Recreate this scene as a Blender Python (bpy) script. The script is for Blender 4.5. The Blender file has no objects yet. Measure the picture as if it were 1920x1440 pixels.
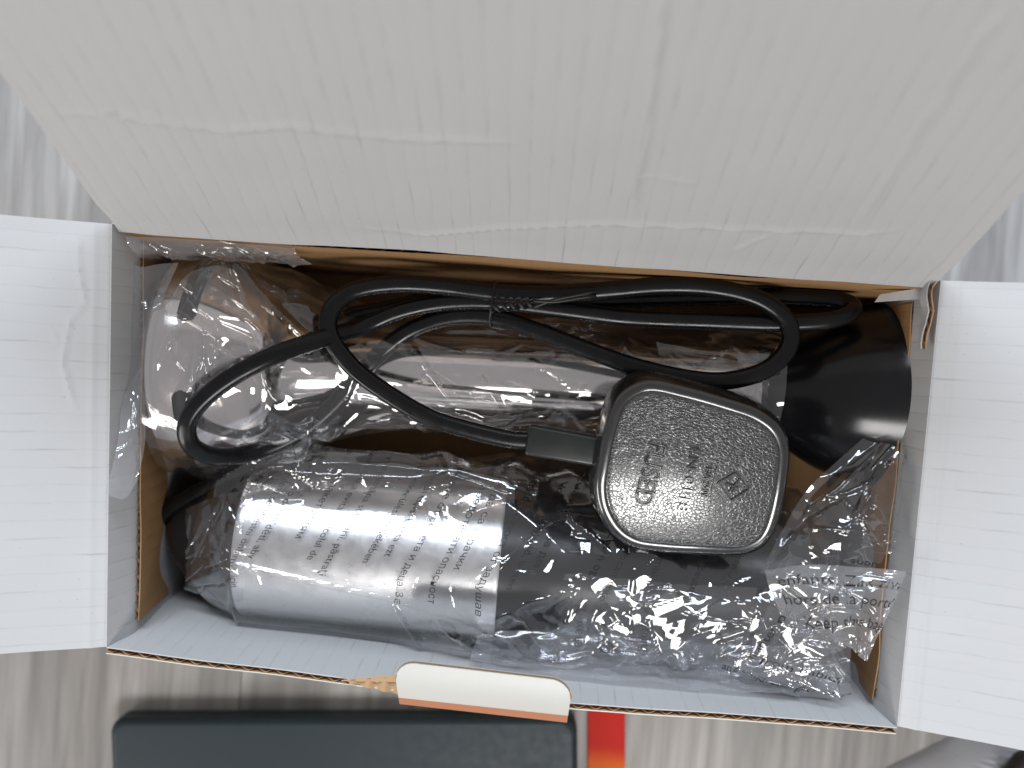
import bpy, bmesh, math, random
import numpy as np
from mathutils import Vector, Matrix

# ------------------------------------------------------------------ camera
S = 0.01                                   # all lengths below are centimetres, built in metres
F, CZ = 1700.0, 23.3                       # focal length for a 1920 px wide frame, height above the box rim
NAD = (1010.0, 640.0)                      # where straight down lies in the frame
ROLL = math.radians(-4.9)

def _camera_axes():
    d = np.array([(NAD[0] - 960) / F, -(NAD[1] - 720) / F, -1.0]); d /= np.linalg.norm(d)   # world -z in camera space
    zc = -d                                                                                  # world +z in camera space
    x = np.array([math.cos(ROLL), math.sin(ROLL), 0.0]); x -= zc * (x @ zc); x /= np.linalg.norm(x)
    y = np.cross(zc, x)
    return np.stack([x, y, zc])            # rows: world axes in camera space -> world = M @ cam
RM = _camera_axes()
CAM = np.array([0.0, 0.0, CZ])

def at(px, py, z):
    """world point (cm) at height z seen at a place of the photograph"""
    d = RM @ np.array([(px - 960) / F, -(py - 720) / F, -1.0])
    return CAM + d * (z - CAM[2]) / d[2]

def at_plane(px, py, p0, n):
    d = RM @ np.array([(px - 960) / F, -(py - 720) / F, -1.0])
    return CAM + d * ((np.asarray(p0) - CAM) @ n) / (d @ n)

scene = bpy.context.scene
col = scene.collection
cam_data = bpy.data.cameras.new('camera')
cam_data.sensor_width = 36.0
cam_data.lens = F / 1920 * 36.0
cam_data.clip_start = 0.01
cam_data.clip_end = 20
cam_data.dof.use_dof = True
cam_data.dof.focus_distance = (CZ + 0.8) * S
cam_data.dof.aperture_fstop = 6.5
cam = bpy.data.objects.new('camera', cam_data)
col.objects.link(cam)
m = Matrix.Identity(4)
for i in range(3):
    for j in range(3):
        m[i][j] = RM[i, j]
m.translation = Vector(CAM * S)
cam.matrix_world = m
scene.camera = cam

# ------------------------------------------------------------------ light
world = bpy.data.worlds.new('World')
scene.world = world
world.use_nodes = True
bg = world.node_tree.nodes['Background']
bg.inputs[0].default_value = (0.98, 0.97, 1.0, 1)
bg.inputs[1].default_value = 0.27

def area(name, loc, target, size, power, color, sy=None):
    ld = bpy.data.lights.new(name, 'AREA')
    ld.energy = power; ld.color = color; ld.size = size * S
    if sy:
        ld.shape = 'RECTANGLE'; ld.size_y = sy * S
    o = bpy.data.objects.new(name, ld)
    col.objects.link(o)
    o.location = Vector(loc) * S
    o.rotation_euler = (Vector(target) - Vector(loc)).to_track_quat('-Z', 'Y').to_euler()
    return o
area('window_light', (-2, 78, 70), (0, -5, -2), 82, 15.0, (0.80, 0.89, 1.0), 26)
area('room_lamp', (8, -42, 49), (2, -3, 0), 23, 2.1, (1.0, 0.99, 0.97), 18)
area('wall_lamp', (-48, -52, 24), (-3, 0, 1), 34, 1.7, (1.0, 0.96, 0.89), 12)

scene.view_settings.view_transform = 'Standard'
scene.view_settings.look = 'None'
scene.view_settings.exposure = 0.09
scene.view_settings.gamma = 1.0
scene.render.engine = 'CYCLES'
cy = scene.cycles
cy.use_denoising = True
cy.max_bounces = 10
cy.diffuse_bounces = 4
cy.glossy_bounces = 5
cy.transmission_bounces = 4
cy.transparent_max_bounces = 24
cy.caustics_reflective = False
cy.caustics_refractive = False
cy.sample_clamp_indirect = 4.0

# ------------------------------------------------------------------ materials
def nodes(name):
    mt = bpy.data.materials.new(name); mt.use_nodes = True
    nt = mt.node_tree
    return mt, nt, nt.nodes['Principled BSDF']
def N(nt, t, **kw):
    n = nt.nodes.new(t)
    for k, v in kw.items():
        if k.startswith('i_'):
            n.inputs[int(k[2:]) if k[2:].isdigit() else k[2:]].default_value = v
        else:
            setattr(n, k, v)
    return n
def L(nt, a, b): nt.links.new(a, b)
def M(nt, op, a, b=None, c=None):
    n = nt.nodes.new('ShaderNodeMath'); n.operation = op
    for i, v in enumerate((a, b, c)):
        if v is None: continue
        if isinstance(v, (int, float)): n.inputs[i].default_value = v
        else: nt.links.new(v, n.inputs[i])
    return n.outputs[0]
def mixc(nt, fac, a, b):
    n = nt.nodes.new('ShaderNodeMix'); n.data_type = 'RGBA'
    for sock, v in ((n.inputs['Factor'], fac), (n.inputs['A'], a), (n.inputs['B'], b)):
        if isinstance(v, (int, float)): sock.default_value = v
        elif isinstance(v, tuple): sock.default_value = v if len(v) == 4 else v + (1,)
        else: nt.links.new(v, sock)
    return n.outputs['Result']

def mat_board(name, base, stain, pitch, rough=0.6, dash=0.6, bump=0.25):
    """paper-faced corrugated board: flute lines telegraph through the paper (UV in cm)"""
    mt, nt, p = nodes(name)
    uv = N(nt, 'ShaderNodeUVMap'); sep = N(nt, 'ShaderNodeSeparateXYZ'); L(nt, uv.outputs[0], sep.inputs[0])
    nz = N(nt, 'ShaderNodeTexNoise', i_Scale=1.1, i_Detail=2.0); L(nt, uv.outputs[0], nz.inputs['Vector'])
    u = M(nt, 'ADD', sep.outputs[0], M(nt, 'MULTIPLY', nz.outputs[0], 0.10))
    s = M(nt, 'DIVIDE', u, pitch)
    fr = M(nt, 'FRACT', s)
    tri = M(nt, 'ABSOLUTE', M(nt, 'SUBTRACT', fr, 0.5))           # 0 at the line

    mr = N(nt, 'ShaderNodeMapRange', interpolation_type='SMOOTHSTEP'); L(nt, tri, mr.inputs['Value'])
    mr.inputs['From Min'].default_value = 0.0; mr.inputs['From Max'].default_value = 0.085
    mr.inputs['To Min'].default_value = 1.0; mr.inputs['To Max'].default_value = 0.0
    # dashes: noise stretched along the flute, one value per flute
    cmb = N(nt, 'ShaderNodeCombineXYZ'); L(nt, M(nt, 'MULTIPLY', M(nt, 'FLOOR', s), 3.7), cmb.inputs[0]); L(nt, M(nt, 'MULTIPLY', sep.outputs[1], 0.75), cmb.inputs[1])
    dn = N(nt, 'ShaderNodeTexNoise', i_Scale=1.0, i_Detail=3.0); L(nt, cmb.outputs[0], dn.inputs['Vector'])
    dm = N(nt, 'ShaderNodeMapRange'); L(nt, dn.outputs[0], dm.inputs['Value'])
    dm.inputs['From Min'].default_value = 0.50; dm.inputs['From Max'].default_value = 0.72
    d = M(nt, 'MULTIPLY', M(nt, 'MULTIPLY', mr.outputs[0], M(nt, 'ADD', M(nt, 'MULTIPLY', dm.outputs[0], 0.8), 0.13)), dash)
    # specks of dirt and slow mottling
    sp = N(nt, 'ShaderNodeTexNoise', i_Scale=9.0, i_Detail=1.0); L(nt, uv.outputs[0], sp.inputs['Vector'])
    sm = N(nt, 'ShaderNodeMapRange'); L(nt, sp.outputs[0], sm.inputs['Value'])
    sm.inputs['From Min'].default_value = 0.75; sm.inputs['From Max'].default_value = 0.80; sm.inputs['To Max'].default_value = 0.5
    mo = N(nt, 'ShaderNodeTexNoise', i_Scale=0.5, i_Detail=5.0); L(nt, uv.outputs[0], mo.inputs['Vector'])
    fib = N(nt, 'ShaderNodeTexNoise', i_Scale=26.0, i_Detail=3.0); L(nt, uv.outputs[0], fib.inputs['Vector'])
    c = mixc(nt, M(nt, 'MULTIPLY', mo.outputs[0], 0.22), base, tuple(x * 0.80 for x in base))
    c = mixc(nt, M(nt, 'MULTIPLY', fib.outputs[0], 0.12), c, tuple(x * 0.7 for x in base))
    c = mixc(nt, M(nt, 'MAXIMUM', d, sm.outputs[0]), c, stain)
    L(nt, c, p.inputs['Base Color'])
    p.inputs['Roughness'].default_value = rough
    p.inputs['Specular IOR Level'].default_value = 0.25
    h = M(nt, 'ADD', M(nt, 'MULTIPLY', M(nt, 'COSINE', M(nt, 'MULTIPLY', s, 2 * math.pi)), 0.5), M(nt, 'MULTIPLY', fib.outputs[0], 0.35))
    h = M(nt, 'SUBTRACT', h, M(nt, 'MULTIPLY', mr.outputs[0], 0.5))
    h = M(nt, 'ADD', h, M(nt, 'MULTIPLY', mo.outputs[0], 2.5))
    b = N(nt, 'ShaderNodeBump', i_Strength=bump, i_Distance=0.0002); L(nt, h, b.inputs['Height']); L(nt, b.outputs[0], p.inputs['Normal'])
    return mt

WHITE = mat_board('white_board', (0.47, 0.466, 0.465), (0.25, 0.243, 0.24), 0.46, 0.55, 0.58, 0.24)
OUTER = mat_board('printed_board', (0.56, 0.55, 0.51), (0.6, 0.58, 0.55), 0.46, 0.4, 0.05, 0.08)
KRAFT = mat_board('kraft_board', (0.36, 0.205, 0.095), (0.2, 0.11, 0.05), 0.46, 0.75, 0.3, 0.3)
KEDGE = mat_board('kraft_flute', (0.42, 0.27, 0.15), (0.25, 0.15, 0.08), 0.9, 0.85, 0.2, 0.2)

def mat_simple(name, c, rough, metal=0.0, spec=0.5, noise=None, bump=None, coat=0.0):
    mt, nt, p = nodes(name)
    p.inputs['Base Color'].default_value = tuple(c) + (1,)
    p.inputs['Roughness'].default_value = rough; p.inputs['Metallic'].default_value = metal
    p.inputs['Specular IOR Level'].default_value = spec
    p.inputs['Coat Weight'].default_value = coat
    tc = N(nt, 'ShaderNodeTexCoord')
    if noise:
        sc, amt = noise
        n = N(nt, 'ShaderNodeTexNoise', i_Scale=sc, i_Detail=4.0); L(nt, tc.outputs['Object'], n.inputs['Vector'])
        r = N(nt, 'ShaderNodeMapRange'); L(nt, n.outputs[0], r.inputs['Value'])
        r.inputs['From Min'].default_value = 0.3; r.inputs['From Max'].default_value = 0.7
        r.inputs['To Min'].default_value = max(0.02, rough - amt); r.inputs['To Max'].default_value = rough + amt
        L(nt, r.outputs[0], p.inputs['Roughness'])
    if bump:
        sc, st, dist = bump
        n = N(nt, 'ShaderNodeTexNoise', i_Scale=sc, i_Detail=2.0); L(nt, tc.outputs['Object'], n.inputs['Vector'])
        b = N(nt, 'ShaderNodeBump', i_Strength=st, i_Distance=dist); L(nt, n.outputs[0], b.inputs['Height']); L(nt, b.outputs[0], p.inputs['Normal'])
    return mt
STEEL = mat_simple('brushed_steel', (0.93, 0.92, 0.91), 0.31, 1.0, noise=(300, 0.05))
CHROME = mat_simple('polished_steel', (0.94, 0.89, 0.86), 0.11, 1.0, noise=(200, 0.04))
BLACK = mat_simple('black_plastic', (0.010, 0.010, 0.012), 0.32, spec=0.4, noise=(150, 0.06))
GLOSS = mat_simple('glossy_black_plastic', (0.006, 0.006, 0.007), 0.20, spec=0.45, noise=(120, 0.03))
CABLE = mat_simple('cable_rubber', (0.005, 0.005, 0.006), 0.26, spec=0.35, noise=(220, 0.08), bump=(900, 0.15, 0.0001))
SLEEVE = mat_simple('sleeve_rubber', (0.016, 0.017, 0.017), 0.38, spec=0.5, noise=(160, 0.08), bump=(700, 0.2, 0.0001))
TIE = mat_simple('tie_wire', (0.012, 0.012, 0.013), 0.45)
INK = mat_simple('bag_ink', (0.015, 0.015, 0.017), 0.5)
INSHADE = mat_simple('painted_inner_shade', (0.012, 0.011, 0.010), 0.6)  # near-black colour standing in for the shade inside the bell
TEAL = mat_simple('teal_cover', (0.016, 0.029, 0.038), 0.5, spec=0.4, noise=(300, 0.05), bump=(1500, 0.2, 0.0001))
BROWNBLK = mat_simple('dark_brown', (0.012, 0.009, 0.006), 0.5)
ORANGE = mat_simple('orange_print', (0.42, 0.17, 0.09), 0.5, noise=(300, 0.1))

def mat_grain():
    mt, nt, p = nodes('leather_grain_plastic')
    p.inputs['Base Color'].default_value = (0.014, 0.014, 0.015, 1)
    p.inputs['Roughness'].default_value = 0.22
    p.inputs['Specular IOR Level'].default_value = 1.0; p.inputs['IOR'].default_value = 1.6
    p.inputs['Coat Weight'].default_value = 0.8; p.inputs['Coat Roughness'].default_value = 0.16; p.inputs['Coat IOR'].default_value = 1.7
    tc = N(nt, 'ShaderNodeTexCoord')
    mp = N(nt, 'ShaderNodeMapping'); mp.inputs['Scale'].default_value = (1.0, 1.55, 1.0); mp.inputs['Rotation'].default_value = (0, 0, 0.2)
    L(nt, tc.outputs['Object'], mp.inputs[0])
    nz = N(nt, 'ShaderNodeTexNoise', i_Scale=900.0, i_Detail=1.0); L(nt, mp.outputs[0], nz.inputs['Vector'])
    ad = N(nt, 'ShaderNodeVectorMath', operation='MULTIPLY_ADD'); L(nt, nz.outputs['Color'], ad.inputs[0]); ad.inputs[1].default_value = (0.0009,) * 3; L(nt, mp.outputs[0], ad.inputs[2])
    v = N(nt, 'ShaderNodeTexVoronoi', feature='DISTANCE_TO_EDGE', i_Scale=1000.0); L(nt, ad.outputs[0], v.inputs['Vector'])
    r = N(nt, 'ShaderNodeMapRange', interpolation_type='SMOOTHSTEP'); L(nt, v.outputs['Distance'], r.inputs['Value'])
    r.inputs['From Min'].default_value = 0.0; r.inputs['From Max'].default_value = 0.16
    b = N(nt, 'ShaderNodeBump', i_Strength=0.45, i_Distance=0.00009); L(nt, r.outputs[0], b.inputs['Height']); L(nt, b.outputs[0], p.inputs['Normal']); L(nt, b.outputs[0], p.inputs['Coat Normal'])
    rr = N(nt, 'ShaderNodeMapRange'); L(nt, r.outputs[0], rr.inputs['Value']); rr.inputs['To Min'].default_value = 0.6; rr.inputs['To Max'].default_value = 0.20
    L(nt, rr.outputs[0], p.inputs['Roughness'])
    return mt
GRAIN = mat_grain()
RIMPL = mat_simple('plug_rim_plastic', (0.012, 0.012, 0.013), 0.25, spec=1.0, coat=0.8, noise=(200, 0.05), bump=(800, 0.1, 0.0001))

def mat_film(name, haze, tint=(0.97, 0.97, 0.98), rough=0.07, gain=1.5):
    mt = bpy.data.materials.new(name); mt.use_nodes = True
    nt = mt.node_tree; nt.nodes.clear()
    out = N(nt, 'ShaderNodeOutputMaterial')
    tr = N(nt, 'ShaderNodeBsdfTransparent'); tr.inputs[0].default_value = tint + (1,)
    gl = N(nt, 'ShaderNodeBsdfGlossy', i_Roughness=rough); gl.inputs[0].default_value = (1, 1, 1, 1)
    df = N(nt, 'ShaderNodeBsdfDiffuse'); df.inputs[0].default_value = (0.8, 0.8, 0.82, 1)
    tl = N(nt, 'ShaderNodeBsdfTranslucent'); tl.inputs[0].default_value = (0.8, 0.8, 0.82, 1)
    fr = N(nt, 'ShaderNodeLayerWeight', i_Blend=0.5)
    tc = N(nt, 'ShaderNodeTexCoord')
    nz = N(nt, 'ShaderNodeTexNoise', i_Scale=140.0, i_Detail=3.0); L(nt, tc.outputs['Object'], nz.inputs['Vector'])
    bp = N(nt, 'ShaderNodeBump', i_Strength=0.12, i_Distance=0.0006); L(nt, nz.outputs[0], bp.inputs['Height'])
    L(nt, bp.outputs[0], gl.inputs['Normal']); L(nt, bp.outputs[0], fr.inputs['Normal'])
    m1 = N(nt, 'ShaderNodeMixShader', i_0=0.5); L(nt, df.outputs[0], m1.inputs[1]); L(nt, tl.outputs[0], m1.inputs[2])
    m2 = N(nt, 'ShaderNodeMixShader', i_0=haze); L(nt, tr.outputs[0], m2.inputs[1]); L(nt, m1.outputs[0], m2.inputs[2])
    m3 = N(nt, 'ShaderNodeMixShader'); L(nt, M(nt, 'MINIMUM', M(nt, 'MULTIPLY', M(nt, 'ADD', 0.055, M(nt, 'MULTIPLY', M(nt, 'POWER', fr.outputs['Facing'], 4.0), 0.6)), gain), 0.9), m3.inputs[0])
    L(nt, m2.outputs[0], m3.inputs[1]); L(nt, gl.outputs[0], m3.inputs[2])
    L(nt, m3.outputs[0], out.inputs[0])
    return mt
FILM = mat_film('clear_film', 0.032, rough=0.06, gain=2.2)
FILMH = mat_film('hazy_film', 0.26, (0.93, 0.93, 0.95), 0.12, 2.0)

def mat_wood():
    mt, nt, p = nodes('grey_laminate')
    tc = N(nt, 'ShaderNodeTexCoord'); oi = N(nt, 'ShaderNodeObjectInfo')
    off = N(nt, 'ShaderNodeVectorMath', operation='MULTIPLY_ADD')
    cx = N(nt, 'ShaderNodeCombineXYZ'); L(nt, oi.outputs['Random'], cx.inputs[0]); L(nt, oi.outputs['Random'], cx.inputs[1])
    L(nt, cx.outputs[0], off.inputs[0]); off.inputs[1].default_value = (3.1, 7.3, 0); L(nt, tc.outputs['Object'], off.inputs[2])
    mp = N(nt, 'ShaderNodeMapping'); mp.inputs['Scale'].default_value = (1, 0.10, 1); L(nt, off.outputs[0], mp.inputs[0])
    n1 = N(nt, 'ShaderNodeTexNoise', i_Scale=70.0, i_Detail=6.0, i_Distortion=0.6); L(nt, mp.outputs[0], n1.inputs['Vector'])
    mp2 = N(nt, 'ShaderNodeMapping'); mp2.inputs['Scale'].default_value = (1, 0.06, 1); L(nt, off.outputs[0], mp2.inputs[0])
    n2 = N(nt, 'ShaderNodeTexNoise', i_Scale=330.0, i_Detail=5.0); L(nt, mp2.outputs[0], n2.inputs['Vector'])
    n3 = N(nt, 'ShaderNodeTexNoise', i_Scale=12.0, i_Detail=2.0); L(nt, off.outputs[0], n3.inputs['Vector'])
    r1 = N(nt, 'ShaderNodeMapRange'); L(nt, n1.outputs[0], r1.inputs['Value']); r1.inputs['From Min'].default_value = 0.32; r1.inputs['From Max'].default_value = 0.68
    r2 = N(nt, 'ShaderNodeMapRange'); L(nt, n2.outputs[0], r2.inputs['Value']); r2.inputs['From Min'].default_value = 0.42; r2.inputs['From Max'].default_value = 0.72
    c = mixc(nt, r1.outputs[0], (0.19, 0.181, 0.176), (0.50, 0.482, 0.468))
    c = mixc(nt, M(nt, 'MULTIPLY', r2.outputs[0], 0.55), c, (0.095, 0.085, 0.08))
    c = mixc(nt, M(nt, 'MULTIPLY', n3.outputs[0], 0.35), c, (0.58, 0.54, 0.50))
    L(nt, c, p.inputs['Base Color']); p.inputs['Roughness'].default_value = 0.45
    b = N(nt, 'ShaderNodeBump', i_Strength=0.3, i_Distance=0.0002); L(nt, n2.outputs[0], b.inputs['Height']); L(nt, b.outputs[0], p.inputs['Normal'])
    return mt
WOOD = mat_wood()

def mat_red():
    mt, nt, p = nodes('red_orange_print')
    tc = N(nt, 'ShaderNodeTexCoord'); sep = N(nt, 'ShaderNodeSeparateXYZ'); L(nt, tc.outputs['Object'], sep.inputs[0])
    nz = N(nt, 'ShaderNodeTexNoise', i_Scale=60.0); L(nt, tc.outputs['Object'], nz.inputs['Vector'])
    r = N(nt, 'ShaderNodeMapRange', interpolation_type='SMOOTHSTEP')
    L(nt, M(nt, 'ADD', sep.outputs[1], M(nt, 'MULTIPLY', M(nt, 'SUBTRACT', nz.outputs[0], 0.5), 0.004)), r.inputs['Value'])
    r.inputs['From Min'].default_value = 0.011; r.inputs['From Max'].default_value = 0.002     # print turns orange away from the box
    L(nt, mixc(nt, r.outputs[0], (0.55, 0.016, 0.008), (0.72, 0.13, 0.012)), p.inputs['Base Color'])
    p.inputs['Roughness'].default_value = 0.6; p.inputs['Specular IOR Level'].default_value = 0.2
    return mt
RED = mat_red()

# ------------------------------------------------------------------ mesh helpers
def empty(name, loc, label=None, cat=None, group=None):
    o = bpy.data.objects.new(name, None); col.objects.link(o)
    o.location = Vector(loc) * S; o.empty_display_size = 0.01
    tag(o, label, cat, group)
    return o
def tag(o, label=None, cat=None, group=None, kind=None):
    for k, v in (('label', label), ('category', cat), ('group', group), ('kind', kind)):
        if v: o[k] = v
    return o
def org(o):
    """world origin (cm) of an object whose ancestors are only translated"""
    v = Vector((0, 0, 0))
    while o is not None:
        v += o.location; o = o.parent
    return np.array(v) / S
def obj(name, V, Fc, mats, parent=None, mi=None, uv=None, smooth=True, origin=None):
    """one mesh object from world-space cm vertices"""
    V = np.asarray(V, float)
    if origin is None:
        origin = org(parent) if parent is not None else np.array([V[:, 0].mean(), V[:, 1].mean(), V[:, 2].min()])
    origin = np.asarray(origin, float)
    me = bpy.data.meshes.new(name)
    me.from_pydata(((V - origin) * S).tolist(), [], [tuple(int(i) for i in f) for f in Fc])
    for mt in (mats if isinstance(mats, (list, tuple)) else [mats]): me.materials.append(mt)
    if mi is not None: me.polygons.foreach_set('material_index', np.asarray(mi, np.int32))
    if uv is not None:
        lay = me.uv_layers.new(name='UVMap')
        idx = np.zeros(len(me.loops), np.int32); me.loops.foreach_get('vertex_index', idx)
        lay.data.foreach_set('uv', np.asarray(uv, np.float32)[idx].ravel())
    if smooth is True: me.polygons.foreach_set('use_smooth', np.ones(len(me.polygons), bool))
    me.update()
    o = bpy.data.objects.new(name, me); col.objects.link(o)
    o.parent = parent
    o.location = Vector(origin - (org(parent) if parent is not None else 0)) * S
    return o
def auto_smooth(o, deg=35):
    me = o.data
    bm = bmesh.new(); bm.from_mesh(me)
    for e in bm.edges:
        if len(e.link_faces) == 2 and e.calc_face_angle(0) > math.radians(deg): e.smooth = False
    bm.to_mesh(me); bm.free()
    return o
def grid_faces(nu, nv, off=0, wrap_u=False, flip=False):
    """vertex index = off + i*nv + j, i in nu, j in nv"""
    iu = np.arange(nu if wrap_u else nu - 1)
    i, j = np.meshgrid(iu, np.arange(nv - 1), indexing='ij')
    a = i * nv + j; b = ((i + 1) % nu) * nv + j
    f = np.stack([a, b, b + 1, a + 1], -1).reshape(-1, 4) + off
    return f[:, ::-1] if flip else f
def grid_normals(P):
    du = np.gradient(P, axis=0); dv = np.gradient(P, axis=1)
    n = np.cross(du, dv); n /= np.linalg.norm(n, axis=-1, keepdims=True) + 1e-12
    return n

PITCH, PAPER = 0.46, 0.030
def panel(name, fn, nu, nv, lu, lv, thick, mats, parent, flip=False, fl_rows=4, flute=True, smooth=True):
    """corrugated board: fn(U,V)->(...,3) is the visible face; two papers and a fluted sheet between.
    mats = (visible paper, hidden paper, flute)"""
    sgn = -1.0 if flip else 1.0
    def surf(a, b, depth):
        U, Vv = np.meshgrid(a, b, indexing='ij')
        P = fn(U, Vv); n = grid_normals(P) * sgn
        return P, n, U, Vv
    Vs, Fs, MI, UV = [], [], [], []
    def add(P, U, Vv, mat, fl):
        off = sum(len(v) for v in Vs)
        Vs.append(P.reshape(-1, 3)); UV.append(np.stack([U * lu, Vv * lv], -1).reshape(-1, 2))
        f = grid_faces(P.shape[0], P.shape[1], off, flip=fl); Fs.append(f); MI.append(np.full(len(f), mat))
        return off
    def edge_strip(o1, o2, nu_, nv_, mat):
        b = [i * nv_ for i in range(nu_)] + [(nu_ - 1) * nv_ + j for j in range(1, nv_)] + [i * nv_ + nv_ - 1 for i in range(nu_ - 2, -1, -1)] + [j for j in range(nv_ - 2, 0, -1)]
        b = np.array(b); c = np.roll(b, -1)
        f = np.stack([o1 + b, o1 + c, o2 + c, o2 + b], -1); Fs.append(f); MI.append(np.full(len(f), mat))
    a, b = np.linspace(0, 1, nu), np.linspace(0, 1, nv)
    P, n, U, Vv = surf(a, b, 0)
    o1 = add(P, U, Vv, 0, flip); o2 = add(P - n * PAPER, U, Vv, 2, not flip); edge_strip(o1, o2, nu, nv, 0)
    o3 = add(P - n * (thick - PAPER), U, Vv, 2, flip); o4 = add(P - n * thick, U, Vv, 1, not flip); edge_strip(o3, o4, nu, nv, 1)
    if flute:
        k = int(lu / PITCH * 8) + 1
        a = np.linspace(0, 1, k); b = np.linspace(0, 1, max(fl_rows, nv // 4))
        P, n, U, Vv = surf(a, b, 0)
        amp = (thick - 2 * PAPER) / 2 - 0.004
        d = thick / 2 + amp * np.sin(U * lu / PITCH * 2 * np.pi)
        add(P - n * d[..., None], U, Vv, 2, flip)
    o = obj(name, np.concatenate(Vs), np.concatenate(Fs), list(mats), parent, np.concatenate(MI), np.concatenate(UV), smooth)
    return auto_smooth(o, 40)

def random_creases(x, y, seed, n, x0, x1, y0, y1, lmin, lmax, w, h, ang=None, spread=3.14):
    rg = random.Random(seed); out = np.zeros(x.shape)
    for _ in range(n):
        cx, cy_ = rg.uniform(x0, x1), rg.uniform(y0, y1); a = (ang if ang is not None else 0) + rg.uniform(-spread / 2, spread / 2); l = rg.uniform(lmin, lmax)
        bend = rg.uniform(-0.25, 0.25)
        p = [(cx, cy_), (cx + l * .5 * math.cos(a), cy_ + l * .5 * math.sin(a)), (cx + l * .5 * (math.cos(a) + math.cos(a + bend)), cy_ + l * .5 * (math.sin(a) + math.sin(a + bend)))]
        out = out + ridge(x, y, p, w * rg.uniform(0.6, 1.5), h * rg.uniform(0.3, 1.3) * (1 if rg.random() < 0.75 else -0.6), rg.uniform(-.4, .4))
    return out
# value noise helpers -------------------------------------------------
def hash2(i, j, seed):
    h = (i.astype(np.int64) * 374761393 + j.astype(np.int64) * 668265263 + seed * 982451653) & 0xffffffff
    h = ((h ^ (h >> 13)) * 1274126177) & 0xffffffff
    return ((h ^ (h >> 16)) & 0xffff) / 65535.0
def smooth_noise(x, y, seed):
    i, j = np.floor(x), np.floor(y); fx, fy = x - i, y - j
    fx, fy = fx * fx * (3 - 2 * fx), fy * fy * (3 - 2 * fy)
    a, b, c, d = hash2(i, j, seed), hash2(i + 1, j, seed), hash2(i, j + 1, seed), hash2(i + 1, j + 1, seed)
    return (a * (1 - fx) + b * fx) * (1 - fy) + (c * (1 - fx) + d * fx) * fy
def facet(x, y, seed, cell=1.0, aspect=1.0, ang=0.0, warp=0.6):
    """crumple: random heights joined by flat triangles, so it creases along straight folds; range 0..1"""
    c, s = math.cos(ang), math.sin(ang)
    u, v = (c * x + s * y) / (cell * aspect), (-s * x + c * y) / cell
    u, v = u + warp * (smooth_noise(u * 0.7 + 5, v * 0.7, seed + 11) - .5) * 2, v + warp * (smooth_noise(u * 0.7, v * 0.7 + 9, seed + 23) - .5) * 2
    k = 0.366 * (u + v); us, vs = u + k, v + k
    i, j = np.floor(us), np.floor(vs); fx, fy = us - i, vs - j
    h00, h10, h01, h11 = hash2(i, j, seed), hash2(i + 1, j, seed), hash2(i, j + 1, seed), hash2(i + 1, j + 1, seed)
    lo = h00 + (h10 - h00) * fx + (h11 - h10) * fy
    hi = h00 + (h01 - h00) * fy + (h11 - h01) * fx
    return np.where(fx > fy, lo, hi)
def crumple(x, y, seed, cell=1.6, amp=0.3, aspect=1.7, ang=0.5):
    h = (facet(x, y, seed, cell, aspect, ang) - .5) * amp
    h += (facet(x, y, seed + 1, cell * 0.55, aspect * 1.2, ang + 1.1) - .5) * amp * 0.5
    h += (facet(x, y, seed + 2, cell * 0.28, aspect * 1.3, ang + 2.2) - .5) * amp * 0.13
    h += random_creases(x, y, seed, 32, x.min(), x.max(), y.min(), y.max(), cell * 0.4, cell * 1.8, 0.07, amp * 0.30)
    return h
def ridge(x, y, pts, w, h, asym=0.0):
    """raised crease along a polyline"""
    pts = np.asarray(pts, float); best = np.full(x.shape, 1e9); sd = np.zeros(x.shape); tt = np.zeros(x.shape)
    tot = len(pts) - 1
    for k in range(tot):
        a, b = pts[k], pts[k + 1]; d = b - a; L2 = d @ d
        t = np.clip(((x - a[0]) * d[0] + (y - a[1]) * d[1]) / L2, 0, 1)
        dx, dy = x - a[0] - t * d[0], y - a[1] - t * d[1]
        r = np.hypot(dx, dy); sg = np.sign(d[0] * dy - d[1] * dx)
        m = r < best; best = np.where(m, r, best); sd = np.where(m, sg, sd); tt = np.where(m, (k + t) / tot, tt)
    ww = w * (1 + asym * sd)
    return h * np.clip(1 - best / ww, 0, 1) ** 1.5 * np.clip(np.minimum(tt, 1 - tt) * 8, 0, 1)

# ------------------------------------------------------------------ floor
DEPTH = 6.7; ZF = -DEPTH - 0.35              # floor height
floor = tag(empty('floor', (0, 0, ZF - 0.8)), kind='structure')
def box_mesh(x0, x1, y0, y1, z0, z1, bev=0.03):
    bm = bmesh.new(); bmesh.ops.create_cube(bm, size=1)
    for v in bm.verts:
        v.co = Vector((x0 if v.co.x < 0 else x1, y0 if v.co.y < 0 else y1, z0 if v.co.z < 0 else z1))
    bmesh.ops.bevel(bm, geom=list(bm.edges), offset=bev, segments=2, affect='EDGES', profile=0.5)
    V = [tuple(v.co) for v in bm.verts]; Fc = [[v.index for v in f.verts] for f in bm.faces]; bm.free()
    return V, Fc
PLW = 12.8
seam = at(448, 1330, ZF)[0]
for k in range(-4, 5):
    x0 = seam + k * PLW
    offs = (k * 37.7) % 60 - 95
    for r in range(3):
        V, Fc = box_mesh(x0 + 0.01, x0 + PLW - 0.01, offs + r * 65 + 0.01, offs + r * 65 + 64.99, ZF - 0.8, ZF, 0.035)
        V = np.array(V); o = obj('plank', V, Fc, WOOD, floor, origin=(x0, offs + r * 65, ZF - 0.8)); auto_smooth(o, 30)

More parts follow.
